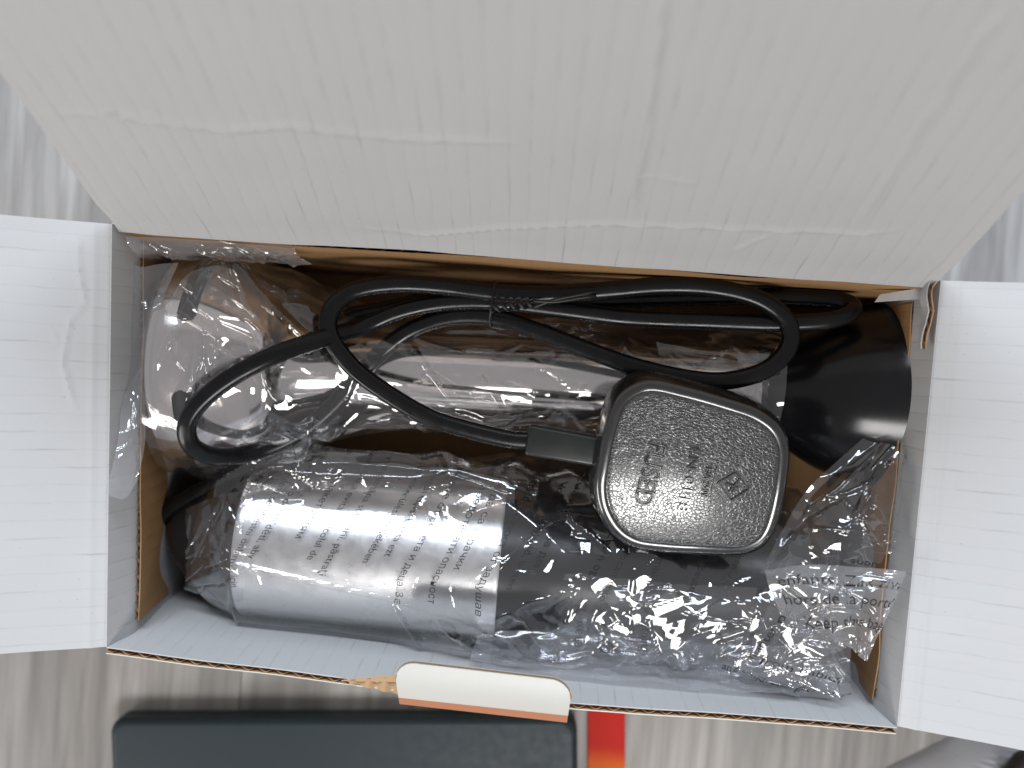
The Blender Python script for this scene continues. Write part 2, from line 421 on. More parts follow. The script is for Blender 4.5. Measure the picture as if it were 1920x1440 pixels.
# ------------------------------------------------------------------ carton
TL, TR, BR, BL = at(210, 420, 0), at(1764, 526, 0), at(1682, 1362, 0), at(200, 1213, 0)
box_c = (TL + TR + BR + BL) / 4
carton = empty('carton', (box_c[0], box_c[1], ZF), 'open white corrugated cardboard box with its lid and flaps folded back', 'box')
LEAN = np.array([-0.35, 0, 0])
TH = 0.19
def lerp(a, b, t): return a + (b - a) * t[..., None]
def wall_fn(A, B, bulge=0.0, lean=(0, 0, 0), top=0.0, wob=0.0, seed=0, slope=0.0):
    A, B, lean = np.asarray(A), np.asarray(B), np.asarray(lean, float)
    d = (B - A) / np.linalg.norm(B - A); nout = np.cross(d, [0, 0, 1.0])
    def f(U, V):
        P = lerp(A, B, U).copy()
        P[..., 2] = -DEPTH + (DEPTH + top) * V
        P += (1 - V)[..., None] * lean
        P += nout * (bulge * np.sin(np.pi * U) ** 1.2 * (0.3 + 0.7 * V))[..., None]
        P[..., 0] += slope * np.clip(-P[..., 2] / 1.1, 0, 1)          # the fold draws the top of the wall outwards
        P += nout * (wob * (smooth_noise(U * 9, V * 4, seed) - .5) * 2)[..., None]
        return P
    return f
# visible face looks into the box
front_len = np.linalg.norm(BR - BL)
FRONT = wall_fn(BL, BR, bulge=0.22, lean=(0, 0.30, 0), top=0.0, wob=0.03, seed=3)
panel('front_wall', FRONT, 120, 24, front_len, DEPTH, TH, (WHITE, OUTER, KEDGE), carton, flip=True, fl_rows=6)
panel('back_wall', wall_fn(TL, TR, 0.0), 40, 8, np.linalg.norm(TR - TL), DEPTH, TH, (WHITE, OUTER, KEDGE), carton, flip=False, flute=False)
panel('side_wall', wall_fn(TL, BL, 0.0, LEAN, slope=0.30), 30, 40, np.linalg.norm(BL - TL), DEPTH, TH, (WHITE, OUTER, KEDGE), carton, flip=True, flute=False)
panel('side_wall', wall_fn(TR, BR, 0.0, slope=-0.18), 30, 40, np.linalg.norm(BR - TR), DEPTH, TH, (WHITE, OUTER, KEDGE), carton, flip=False, flute=False)
def floor_fn(U, V):
    P = lerp(lerp(BL + LEAN, BR, U), lerp(TL + LEAN, TR, U), V); P = np.array(P); P[..., 2] = -DEPTH - 0.01
    return P
panel('bottom_panel', floor_fn, 12, 12, 21, 11, 0.2, (KRAFT, OUTER, KEDGE), carton, flute=False)

# brown liner standing inside the walls
def inset(A, B, d):
    A, B = np.asarray(A, float).copy(), np.asarray(B, float).copy()
    c = box_c - (A + B) / 2; t = (B - A) / np.linalg.norm(B - A); c -= t * (c @ t); c[2] = 0; c /= np.linalg.norm(c)
    return A + c * d, B + c * d
def shrink(A, B, a, b):
    t = (B - A) / np.linalg.norm(B - A); return A + t * a, B - t * b
A, B = shrink(*inset(TL, BL, 0.36), 0.1, 0.35)
panel('liner_panel', wall_fn(A, B, 0, LEAN - np.array([0.25, 0, 0]), top=-1.15, wob=0.03, seed=8), 60, 14, np.linalg.norm(B - A), DEPTH - 1.15, TH, (KRAFT, KRAFT, KEDGE), carton, flip=True)
A, B = shrink(*inset(TR, BR, 0.26), 0.55, 0.25)
panel('liner_panel', wall_fn(A, B, -0.02, (0.22, 0, 0), top=-1.05, wob=0.05, seed=9), 60, 14, np.linalg.norm(B - A), DEPTH - 1.05, TH, (KRAFT, KRAFT, KEDGE), carton, flip=False)
A, B = shrink(*inset(TL, TR, 0.22), 0.15, 0.35)
panel('liner_panel', wall_fn(A, B, -0.04, (0, -0.25, 0), top=-0.42, wob=0.07, seed=10), 90, 14, np.linalg.norm(B - A), DEPTH - 0.42, TH, (KRAFT, KRAFT, KEDGE), carton, flip=False)

# lid: hinged on the back wall, standing up and leaning back
LA = math.radians(25)
hx = (TR - TL) / np.linalg.norm(TR - TL)
ln = np.cross([0, 0, 1.0], hx); ln /= np.linalg.norm(ln)           # outward (away from the box)
lup = ln * math.sin(LA) + np.array([0, 0, 1.0]) * math.cos(LA)
lnorm = np.cross(lup, hx); lnorm /= np.linalg.norm(lnorm)
if lnorm @ (CAM - TL) < 0: lnorm = -lnorm
LW, LH = np.linalg.norm(TR - TL), 9.15
def lid_uv(px, py):
    p = at_plane(px, py, TL, lnorm) - TL
    return np.array([p @ hx, p @ lup])
def lpts(*pp): return [lid_uv(*p) for p in pp]
CRE = [(lpts((60, 212), (190, 214), (330, 232), (430, 243), (540, 236), (640, 250), (740, 262), (860, 263), (980, 272)), 0.16, 0.075, 0.0),
       (lpts((180, 216), (250, 214), (330, 226)), 0.12, 0.05, 0.0),
       (lpts((640, 425), (800, 442), (900, 432), (1000, 424), (1150, 420), (1290, 424), (1400, 428), (1520, 432), (1620, 438), (1700, 428)), 0.13, 0.055, 0.5),
       (lpts((1375, 470), (1410, 452), (1440, 440)), 0.09, 0.05, 0.2),
       (lpts((1250, -40), (1238, 60), (1225, 170), (1205, 290), (1180, 420)), 0.16, 0.06, 0.3),
       (lpts((1900, 10), (1830, 70), (1760, 190), (1680, 300), (1600, 430)), 0.22, 0.06, 0.3),
       (lpts((1190, 330), (1240, 335), (1310, 346)), 0.08, 0.03, 0.0)]
def lid_fn(U, V):
    x, y = U * LW, V * LH
    # corners of the flap are cut back a little where it leaves the hinge
    cut = 0.12 * np.clip(1 - y / 0.9, 0, 1)
    xx = np.where(U < 0.5, x + cut * (1 - 2 * U), x - cut * (2 * U - 1))
    h = 1.25 * sum(ridge(xx, y, c[0], c[1] * 0.9, c[2], c[3]) for c in CRE)
    h = h + 0.10 * (smooth_noise(x * 0.25 + 3, y * 0.3, 5) - .5) + 0.03 * (smooth_noise(x * 0.9, y * 0.8, 6) - .5)
    roll = 0.30 * np.exp(-y / 0.32)                      # soft fold at the hinge rolls into the box
    h = h - 0.0 * roll
    P = TL + xx[..., None] * hx + y[..., None] * lup + h[..., None] * lnorm
    P = P + np.array([0, 0, -1.0]) * (0.18 * np.clip(1 - y / 0.45, 0, 1) ** 2)[..., None] - ln * (0.16 * np.clip(1 - y / 0.45, 0, 1) ** 2)[..., None]
    return P
panel('lid', lid_fn, 300, 130, LW, LH, TH, (WHITE, OUTER, KEDGE), carton, flip=bool(np.cross(hx, lup) @ lnorm < 0), flute=False)

# side flaps: creased twice near the hinge, rising a little outwards
def flap(A, B, out, rise, width, side, crease, seed):
    A, B = np.asarray(A), np.asarray(B); ln_ = np.linalg.norm(B - A); t = (B - A) / ln_
    out = np.asarray(out, float); out -= t * (out @ t); out[2] = 0; out /= np.linalg.norm(out)
    def uv(px, py):
        p = at(px, py, 0.3) - A; return np.array([p @ t, p @ out])
    cr = [([uv(*q) for q in c[0]], c[1], c[2], c[3]) for c in crease]
    def f(U, V):
        x, y = U * ln_, V * width
        flare = 0.03 * y * (2 * U - 1)
        z = rise * (y / width) ** 1.15 + 0.05 * np.exp(-(y / 0.10) ** 2) + 0.035 * np.exp(-((y - 0.42) / 0.07) ** 2) - 0.10 * np.exp(-y / 0.08)
        z = z + sum(ridge(x, y, *c) for c in cr) + 0.14 * (smooth_noise(x * 0.3, y * 0.4, seed) - .5) * np.clip(y, 0, 1) + 0.02 * (smooth_noise(x * 1.2, y * 1.1, seed + 1) - .5)
        P = A + (x + flare)[..., None] * t + y[..., None] * out
        P[..., 2] += z
        return P
    return f, ln_
f, ln_ = flap(BL, TL, (-1, 0, 0), 2.2, 7.0, -1, [([(135, 425), (143, 460), (140, 490), (148, 540), (155, 570), (130, 600), (120, 650), (118, 690), (130, 740), (143, 780)], 0.11, 0.055, 0.0), ([(100, 620), (108, 650)], 0.06, 0.03, 0.0)], 31)
panel('dust_flap', f, 150, 110, ln_, 7.0, TH, (WHITE, OUTER, KEDGE), carton, flip=False, flute=False)
f, ln_ = flap(TR, BR, (1, 0, 0), 1.7, 7.0, 1, [([(1880, 670), (1850, 760), (1810, 840), (1780, 940)], 0.25, 0.03, 0.3)], 41)
panel('dust_flap', f, 150, 110, ln_, 7.0, TH, (WHITE, OUTER, KEDGE), carton, flip=False, flute=False)

# tuck tab of the front wall, folded over towards the box
f0, f1 = at(747, 1308, 0.62), at(1065, 1342, 0.62)
t0, t1 = at(739, 1240, 0.95), at(1074, 1279, 0.95)
def tab_fn(U, V):
    # rounded outer corners
    w = np.linalg.norm(t1 - t0); r = 0.55; hgt = np.linalg.norm((t0 + t1 - f0 - f1) / 2)
    x = U * w; dx = np.minimum(x, w - x)
    lim = np.where(dx < r, 1 - (r - np.sqrt(np.clip(r * r - (r - dx) ** 2, 0, None))) / hgt, 1.0)
    v = V * lim
    P = lerp(lerp(f0, f1, U), lerp(t0, t1, U), v)
    P = np.array(P); P[..., 2] += 0.10 * np.sin(np.pi * v) * 0.6
    return P
panel('tuck_tab', tab_fn, 90, 14, 4.3, 1.1, 0.16, (OUTER, WHITE, KEDGE), carton, flip=False)
def strip_fn(U, V):
    rows = np.array([[at(757, 1304, -0.35), at(1060, 1334, -0.35)], [at(753, 1313, 0.15), at(1062, 1347, 0.15)], [at(749, 1320, 0.50), at(1063, 1355, 0.50)], [f0, f1]])
    x = np.clip(V * 3, 0, 2.9999); k = x.astype(int); fr = (x - k)[..., None]
    A_ = rows[k, 0] * (1 - fr) + rows[k + 1, 0] * fr; B_ = rows[k, 1] * (1 - fr) + rows[k + 1, 1] * fr
    return A_ + (B_ - A_) * U[..., None]
ST = panel('tab_fold', strip_fn, 60, 13, 4.2, 0.9, 0.05, (ORANGE, WHITE, KEDGE), carton, flip=False, flute=False)
# inner paper pulled away beside the tab, showing the flutes
n_ = (60, 8); U, Vv = np.meshgrid(np.linspace(0, 1, n_[0]), np.linspace(0, 1, n_[1]), indexing='ij')
P = lerp(lerp(at(655, 1275, 0.02), at(752, 1266, 0.02), U), lerp(at(655, 1281, 0.03), at(752, 1303, 0.03), U), Vv)
P[..., 2] += 0.05 * np.sin(U * 3.2 * 2 * np.pi + Vv * 0.8) + 0.03 * (1 - Vv)
obj('torn_notch', P.reshape(-1, 3), grid_faces(*n_), KEDGE, carton)
P2 = lerp(lerp(at(640, 1275, 0.06), at(752, 1264, 0.10), U), lerp(at(640, 1277, 0.06), at(752, 1279, 0.10), U), Vv)
obj('torn_notch', P2.reshape(-1, 3), grid_faces(*n_), KEDGE, carton)
# torn corner at the back right, showing the flutes
c0, c1 = at(1757, 528, 0.12), at(1737, 655, 0.05)
def torn_fn(U, V):
    P = lerp(c0, c1, U); P = np.array(P); P[..., 2] += (V - 1) * (0.5 - 0.35 * U) + 0.05 * (smooth_noise(U * 14, V, 77) - .5)
    P[..., 0] -= 0.09 * (1 - U) * np.sin(U * 9)
    return P
panel('torn_edge', torn_fn, 40, 6, 1.8, 0.5, 0.15, (KEDGE, WHITE, KEDGE), carton, flip=True)
def glue_fn(U, V):
    a, b, c, d = at(1640, 566, -1.0), at(1744, 560, -0.55), at(1650, 552, -1.0), at(1738, 538, -0.55)
    return lerp(lerp(a, b, U), lerp(c, d, U), V)
panel('glue_flap', glue_fn, 8, 6, 1.4, 0.5, 0.04, (WHITE, WHITE, KEDGE), carton, flute=False)

# ------------------------------------------------------------------ lathe along an axis
def lathe(axis0, axis1, prof, n=96, close=True):
    """prof = [(distance along, radius)], ring by ring; returns V, F"""
    a0, a1 = np.asarray(axis0, float), np.asarray(axis1, float)
    ax = (a1 - a0) / np.linalg.norm(a1 - a0)
    side = np.cross([0, 0, 1.0], ax); side /= np.linalg.norm(side); up = np.cross(ax, side)
    th = np.linspace(0, 2 * np.pi, n, endpoint=False)
    ring = np.cos(th)[:, None] * up + np.sin(th)[:, None] * side
    V = [a0 + ax * s + ring * r for s, r in prof]
    P = np.stack(V, 1)                                # (n, m, 3)
    m_ = len(prof); Fc = grid_faces(n, m_, 0, wrap_u=True).tolist()
    P = P.reshape(-1, 3)
    if close:
        k = len(P); P = np.vstack([P, a0 + ax * prof[0][0], a0 + ax * prof[-1][0]])
        for i in range(n):
            j = (i + 1) % n
            Fc.append([k, j * m_, i * m_]); Fc.append([k + 1, i * m_ + m_ - 1, j * m_ + m_ - 1])
    return P, Fc
def spline1(pts, n):
    """Catmull-Rom through points of any dimension"""
    p = np.asarray(pts, float); p = np.vstack([2 * p[0] - p[1], p, 2 * p[-1] - p[-2]])
    out = []
    m_ = len(pts) - 1
    for k in range(m_):
        a, b, c, d = p[k], p[k + 1], p[k + 2], p[k + 3]
        t = np.linspace(0, 1, n, endpoint=(k == m_ - 1))[:, None]
        out.append(0.5 * (2 * b + (c - a) * t + (2 * a - 5 * b + 4 * c - d) * t ** 2 + (3 * b - a - 3 * c + d) * t ** 3))
    return np.vstack(out)

# ------------------------------------------------------------------ blender motor unit
MZ = -3.85
m0, m1 = at(330, 985, MZ), at(1520, 1125, MZ)
m0[1] = m1[1] = (m0[1] + m1[1]) / 2 + 0.12
mxL = max(m0[0], BL[0] - 0.10)
m0 = np.array([mxL, m0[1], MZ]); m1 = np.array([m1[0], m0[1], MZ])
MLEN = m1[0] - m0[0]
def mx(px): return at(px, 1000, MZ + 1.5)[0] - m0[0]
sx0, sx1 = mx(453), mx(943)
RMOT = 2.34
motor = empty('blender_motor_unit', (m0[0] + MLEN / 2, m0[1], MZ - RMOT), 'hand blender body with silver sleeve and black ends in a printed bag', 'hand blender')
def mot_r(s):
    """outer radius along the body"""
    pts = np.array([(0, 0.75), (0.25, 1.1), (0.8, 1.5), (sx0 - 0.35, 2.0), (sx0 - 0.12, 2.15), (sx0, RMOT), (sx1, RMOT), (sx1 + 1.5, 2.12), (MLEN - 3, 1.85), (MLEN - 0.9, 1.85), (MLEN - 0.2, 1.5), (MLEN, 1.1)])
    return np.interp(s, pts[:, 0], pts[:, 1])
s = np.linspace(0, sx0 - 0.03, 24)
V, Fc = lathe(m0, m1, [(q, float(mot_r(q))) for q in s]); auto_smooth(obj('end_cap', V, Fc, BLACK, motor), 30)
V, Fc = lathe(m0, m1, [(-0.55, 0.30), (-0.5, 0.42), (0.0, 0.50), (0.35, 0.55)], 32); obj('strain_relief', V, Fc, BLACK, motor)
s = np.linspace(sx0 - 0.02, MLEN, 70)
V, Fc = lathe(m0, m1, [(q, float(mot_r(q)) - 0.05) for q in s]); auto_smooth(obj('grip', V, Fc, BLACK, motor), 30)
# silver sleeve: a curved plate with a rounded corner at the front where the black grip wraps under it
nu_, nv_ = 120, 220
tt = np.linspace(0, 1, nu_); ph = np.linspace(-math.radians(150), math.radians(150), nv_)
U, PH = np.meshgrid(tt, ph, indexing='ij')
front = math.radians(58)
x1 = np.where(PH < front, sx1, sx1 - 0.95)
rc = 0.3
dphi = (front - PH) * RMOT
x1 = np.where((PH < front) & (dphi < rc), sx1 - (rc - np.sqrt(np.clip(rc ** 2 - (rc - dphi) ** 2, 0, None))), x1)
dph2 = (PH - front) * RMOT
x1 = np.where((PH >= front) & (dph2 < rc), sx1 - 0.95 + (rc - np.sqrt(np.clip(rc ** 2 - (rc - dph2) ** 2, 0, None))), x1)
X = sx0 + (x1 - sx0) * U
Rr = np.full_like(X, RMOT) - 0.02 * (np.minimum(X - sx0, x1 - X) < 0.03)
P = np.stack([m0[0] + X, m0[1] - Rr * np.sin(PH), MZ + Rr * np.cos(PH)], -1)
obj('sleeve', P.reshape(-1, 3), grid_faces(nu_, nv_, flip=False), STEEL, motor)

# ------------------------------------------------------------------ blender shaft
SZ = -3.45
a_l, a_r = at(285, 688, SZ), at(1690, 726, SZ)
sy_ = (a_l[1] + a_r[1]) / 2
s0 = np.array([-10.35, a_l[1] * 0.6 + sy_ * 0.4, SZ]); s1 = np.array([a_r[0], a_r[1] * 0.6 + sy_ * 0.4, SZ])
SLEN = np.linalg.norm(s1 - s0)
shaft = empty('blender_shaft', ((s0[0] + s1[0]) / 2, (s0[1] + s1[1]) / 2, SZ - 3.1), 'steel blending shaft with slotted bell guard and flared black collar', 'blender shaft')
def sx(px): return at(px, 700, SZ + 1.2)[0] - s0[0]
bell_end = sx(640)
RB = 3.12
bp = spline1([(0.0, RB - 0.06), (0.08, RB), (0.5, RB + 0.02), (1.1, RB - 0.05), (1.9, RB - 0.35), (2.8, 2.25), (bell_end * 0.72, 1.55), (bell_end, 1.22)], 14)
# fine rings near the rim so the slots can be cut out
fine = np.arange(0.0, 1.6, 0.035)
rr_f = np.interp(fine, bp[:, 0], bp[:, 1])
prof = list(zip(fine, rr_f)) + [tuple(q) for q in bp if q[0] > 1.61]
n = 560
V, Fc = lathe(s0, s1, prof, n, close=False)
nm = len(prof)
Fq = np.array(Fc)
cen = np.asarray(V)[Fq].mean(1)
dx = cen - s0
axv = (s1 - s0) / SLEN
al = dx @ axv
sidev = np.cross([0, 0, 1.0], axv); sidev /= np.linalg.norm(sidev)
phi = np.arctan2(-(dx @ sidev), dx[:, 2])              # 0 on top, positive towards the front of the box
keep = np.ones(len(Fq), bool)
for k in range(4):
    pc = math.radians(-62 + 90 * k) if k != 1 else math.radians(46)
    half = math.radians(36) if k != 1 else math.radians(30)
    d = np.abs((phi - pc + np.pi) % (2 * np.pi) - np.pi)
    ex = np.clip(d - half, 0, None) * RB
    keep &= ~(np.hypot(ex, np.clip(np.abs(al - 0.98) - 0.04, 0, None)) < 0.19)
obj('bell_guard', V, Fq[keep], CHROME, shaft)
V, Fc = lathe(s0, s1, [(0.02, 0.4), (0.10, RB - 0.35), (0.15, RB - 0.2), (1.0, RB - 0.7), (1.9, RB - 1.2)], 64); obj('bell_shade_shell', V, Fc, INSHADE, shaft)  # added dark shell: paints the shade seen through the slots, no part of the blender
tube_end = sx(1440)
V, Fc = lathe(s0, s1, [(bell_end - 0.02, 1.215), (bell_end + 0.2, 1.18), (bell_end + 1, 1.16), (tube_end, 1.22)], 96, close=False); obj('tube', V, Fc, CHROME, shaft)
cp = spline1([(tube_end - 0.1, 1.26), (tube_end + 0.1, 1.32), (tube_end + 0.8, 1.6), (tube_end + 2.0, 2.3), (SLEN - 0.7, 2.68), (SLEN - 0.25, 2.68), (SLEN - 0.04, 2.5), (SLEN, 2.2), (SLEN, 1.0)], 8)
V, Fc = lathe(s0, s1, [tuple(q) for q in cp], 128); auto_smooth(obj('collar', V, Fc, GLOSS, shaft), 50)

# ------------------------------------------------------------------ sweep
def sweep(name, pts, ra, rb, mat, parent, n=20, per=14, tilt=0.0):
    """flat-oval tube: ra across (horizontal), rb tall"""
    c = spline1(pts, per)
    t = np.gradient(c, axis=0); t /= np.linalg.norm(t, axis=1, keepdims=True)
    sd = np.cross([0, 0, 1.0], t); sd /= np.linalg.norm(sd, axis=1, keepdims=True) + 1e-9
    up = np.cross(t, sd)
    a = np.linspace(0, 2 * np.pi, n, endpoint=False)
    ca, sa = np.cos(a), np.sin(a)
    sq = lambda v: np.sign(v) * np.abs(v) ** 0.8
    P = c[None] + (sq(ca)[:, None, None] * ra) * sd[None] + (sq(sa)[:, None, None] * rb) * up[None]
    m_ = len(c); Fc = grid_faces(n, m_, 0, wrap_u=True).tolist()
    V = P.reshape(-1, 3); k = len(V); V = np.vstack([V, c[0], c[-1]])
    for i in range(n):
        j = (i + 1) % n
        Fc.append([k, j * m_, i * m_]); Fc.append([k + 1, i * m_ + m_ - 1, j * m_ + m_ - 1])
    return obj(name, V, Fc, mat, parent)

# ------------------------------------------------------------------ power cord with plug
pl0 = at(1295, 885, -0.3)
cord = empty('power_cord', (pl0[0], pl0[1], -2.6), 'coiled black power cord with a moulded grain-textured plug lying on top', 'power cord')
path = [(1010, 826, -1.05), (960, 824, -1.05), (880, 806, -1.05), (800, 780, -1.05), (715, 730, -1.0), (655, 682, -0.95), (618, 625, -0.9), (622, 580, -0.95), (662, 546, -1.1), (740, 533, -1.3), (830, 537, -1.5), (920, 548, -1.55),
        (1020, 552, -1.5), (1130, 545, -1.4), (1240, 536, -1.35), (1340, 540, -1.3), (1425, 562, -1.3), (1476, 604, -1.3), (1478, 652, -1.25), (1435, 694, -1.2), (1360, 714, -1.2), (1280, 708, -1.35), (1180, 684, -1.55), (1080, 648, -1.75), (1000, 618, -1.85), (925, 596, -1.9),
        (840, 596, -1.95), (760, 625, -2.1), (690, 685, -2.2), (625, 760, -2.25), (560, 812, -2.2), (480, 847, -1.9), (410, 856, -1.0), (362, 838, -0.3), (350, 800, 0.05), (372, 758, 0.2), (430, 710, 0.2), (510, 668, 0.0), (600, 636, -0.7), (680, 612, -1.6), (750, 584, -1.7), (830, 568, -1.75), (925, 566, -1.75),
        (1050, 580, -1.8), (1180, 596, -1.8), (1330, 602, -1.75), (1460, 606, -1.6), (1560, 600, -1.5), (1600, 580, -1.7), (1560, 562, -2.1), (1400, 556, -2.4), (1200, 560, -2.4), (1050, 566, -2.35), (925, 556, -2.2), (820, 560, -2.2), (720, 580, -2.3), (650, 596, -2.2), (570, 650, -1.5)]
path = [(*p[:2], p[2]) for p in path]
sweep('cable', [at(*p) for p in path], 0.245, 0.20, CABLE, cord, 24, 12)
tail = [(640, 770, -2.5), (560, 830, -2.7), (480, 868, -2.7), (410, 900, -2.8), (360, 940, -3.2), (348, 985, MZ)]
tp = [at(*p) for p in tail]; tp[-1] = m0 + np.array([-0.2, 0, 0]); tp[-2] = m0 + np.array([-0.15, 0.6, 0.6])
sweep('cable', tp, 0.22, 0.20, CABLE, cord, 20, 12)

# plug
outline_px = [(1150, 745), (1185, 716), (1225, 708), (1290, 722), (1360, 742), (1420, 763), (1462, 795), (1480, 840), (1478, 900), (1470, 965), (1455, 1015), (1425, 1043), (1385, 1052), (1320, 1049), (1250, 1045), (1190, 1036), (1150, 1010), (1122, 965), (1112, 915), (1118, 860), (1130, 800)]
pz = -0.35
O2 = np.array([at(x, y, pz) for x, y in outline_px])[:, :2]
pts = np.vstack([O2, O2[:1]]); pc = np.vstack([O2[-1:], pts, O2[1:2]])
oc = []
for k in range(len(O2)):
    a, b, c, d = pc[k], pc[k + 1], pc[k + 2], pc[k + 3]
    t = np.linspace(0, 1, 10, endpoint=False)[:, None]
    oc.append(0.5 * (2 * b + (c - a) * t + (2 * a - 5 * b + 4 * c - d) * t ** 2 + (3 * b - a - 3 * c + d) * t ** 3))
OC = np.vstack(oc); pcen = OC.mean(0)
def plug_z(xy):
    """height of the domed face, tipped a little towards the front of the box"""
    d = (xy - pcen)
    return pz + 0.17 * d[..., 1] + 0.28 - 0.026 * (d[..., 0] ** 2) - 0.055 * (d[..., 1] ** 2) - 0.018 * d[..., 0]
def ring_at(k, dz, base=None):
    xy = pcen + (OC - pcen) * k
    z = plug_z(xy) + dz
    if base is not None: z = np.full(len(xy), base)
    return np.column_stack([xy, z])
shift = np.array([-0.05, 0.16, 0])
def inset_ring(d, dz, base=None):
    n_ = np.roll(OC, -1, 0) - np.roll(OC, 1, 0); n_ = np.column_stack([n_[:, 1], -n_[:, 0]]); n_ /= np.linalg.norm(n_, axis=1, keepdims=True)
    if ((OC - pcen) * n_).sum() > 0: n_ = -n_
    xy = OC + n_ * d
    z = plug_z(xy) + dz if base is None else np.full(len(xy), base)
    return np.column_stack([xy, z])
body = [inset_ring(0.45, 0, -2.45) + shift * 1.4, inset_ring(0.25, 0, -2.4) + shift * 1.4, inset_ring(0.15, 0, -1.9) + shift * 1.2, inset_ring(0.0, 0, -1.0) + shift, inset_ring(-0.06, 0, -0.75) + shift * .7, inset_ring(-0.03, -0.30) + shift * .3, inset_ring(0.0, -0.18), inset_ring(0.03, -0.09), inset_ring(0.08, -0.03), inset_ring(0.12, 0.0), inset_ring(0.18, 0.012), inset_ring(0.31, 0.02), inset_ring(0.33, 0.0)]
nO = len(OC)
V = np.stack(body, 1); k = V.shape[1]
Fc = grid_faces(nO, k, 0, wrap_u=True).tolist(); V = V.reshape(-1, 3)
Fc.append([i * k for i in range(nO)])
plug = auto_smooth(obj('plug', V, Fc, RIMPL, cord), 60)
rings = [inset_ring(0.32, -0.02), inset_ring(0.345, 0.012)]
e = inset_ring(0.345, 0)[:, :2]
for q in np.linspace(0.96, 0.04, 24):
    xy = pcen + (e - pcen) * q
    rings.append(np.column_stack([xy, plug_z(xy) + 0.014]))
V = np.stack(rings, 1); k = V.shape[1]
Fc = grid_faces(nO, k, 0, wrap_u=True).tolist(); V = V.reshape(-1, 3); Fc.append([i * k + k - 1 for i in range(nO)])
obj('grained_face', V, Fc, GRAIN, plug)

# raised lettering on the plug face
def text_mesh(body, size, outline=0.0, extrude=0.0, spacing=1.0):
    cu = bpy.data.curves.new('lettering', 'FONT'); cu.body = body; cu.size = size; cu.resolution_u = 3
    cu.space_character = spacing
    if not outline and not extrude: cu.offset = -0.002 * size / 0.35
    if outline:
        cu.fill_mode = 'NONE'; cu.bevel_depth = outline; cu.bevel_resolution = 2
    else:
        cu.extrude = extrude
    ob = bpy.data.objects.new('lettering', cu); col.objects.link(ob)
    bpy.context.view_layer.update()
    me = bpy.data.meshes.new_from_object(ob.evaluated_get(bpy.context.evaluated_depsgraph_get()))
    V = np.array([v.co[:] for v in me.vertices]) if len(me.vertices) else np.zeros((0, 3)); Fc = [list(p.vertices) for p in me.polygons]
    bpy.data.objects.remove(ob); bpy.data.curves.remove(cu); bpy.data.meshes.remove(me)
    return V, Fc
def on_plug(name, V, Fc, p_start, p_end, fit=True, dz=0.02, mat=RIMPL):
    """lay flat lettering along a line on the face; letters stand to the right of the reading direction"""
    a, b = at(*p_start, pz + .2)[:2], at(*p_end, pz + .2)[:2]
    d = (b - a); ln = np.linalg.norm(d); d /= ln; up = np.array([-d[1], d[0]])
    V = V.copy(); w = V[:, 0].max() - V[:, 0].min(); V[:, 0] -= V[:, 0].min()
    if fit: V[:, 0] *= ln / w
    xy = a + V[:, :1] * d + V[:, 1:2] * up
    return obj(name, np.column_stack([xy, plug_z(xy) + dz + V[:, 2]]), Fc, mat, plug)
V, Fc = text_mesh('FUSED', 0.66, outline=0.026); on_plug('lettering', V, Fc, (1216, 826), (1188, 945))
V, Fc = text_mesh('LN-0118', 0.38, extrude=0.05); on_plug('lettering', V, Fc, (1292, 838), (1272, 960))
V, Fc = text_mesh('13A 250V', 0.24, extrude=0.05); on_plug('lettering', V, Fc, (1322, 876), (1314, 932))
def bar_on_plug(name, segs, w=0.035):
    Vs, Fs = [], []
    for (p, q) in segs:
        a, b = at(*p, pz + .2)[:2], at(*q, pz + .2)[:2]
        d = (b - a) / np.linalg.norm(b - a); nn = np.array([-d[1], d[0]]) * w / 2
        cs = np.array([a - nn, a + nn, b + nn, b - nn]); o_ = len(Vs)
        z = plug_z(cs)
        Vs += [(*c, zz) for c, zz in zip(cs, z + 0.0)] + [(*c, zz) for c, zz in zip(cs, z + 0.07)]
        Fs += [[o_ + 4, o_ + 5, o_ + 6, o_ + 7], [o_, o_ + 1, o_ + 5, o_ + 4], [o_ + 1, o_ + 2, o_ + 6, o_ + 5], [o_ + 2, o_ + 3, o_ + 7, o_ + 6], [o_ + 3, o_, o_ + 4, o_ + 7]]
    return obj(name, Vs, Fs, RIMPL, plug, smooth=False)
bar_on_plug('rule_mark', [((1342, 876), (1332, 936))], 0.03)
bar_on_plug('diamond_mark', [((1345, 905), (1378, 886)), ((1378, 886), (1404, 918)), ((1404, 918), (1370, 940)), ((1370, 940), (1345, 905)), ((1360, 906), (1384, 915)), ((1384, 900), (1372, 926)), ((1366, 922), (1386, 898))], 0.035)

# moulded sleeve where the cord leaves the plug
p0, p1 = at(988, 822, -1.0), at(1128, 846, -1.0)
d = (p1 - p0) / np.linalg.norm(p1 - p0); sd = np.cross([0, 0, 1.0], d)
bm = bmesh.new(); bmesh.ops.create_cube(bm, size=1)
Ls = np.linalg.norm(p1 - p0)
for v in bm.verts:
    w = 0.42 if v.co.x < 0 else 0.40; h = 0.34 if v.co.x < 0 else 0.42
    q = p0 + d * (0 if v.co.x < 0 else Ls) + sd * math.copysign(w, v.co.y) + np.array([0, 0, 1.0]) * math.copysign(h, v.co.z)
    v.co = Vector(q)
bmesh.ops.bevel(bm, geom=list(bm.edges), offset=0.10, segments=3, affect='EDGES', profile=0.5)
V = [tuple(v.co) for v in bm.verts]; Fc = [[v.index for v in f.verts] for f in bm.faces]; bm.free()
auto_smooth(obj('cable_sleeve', V, Fc, SLEEVE, cord), 40)

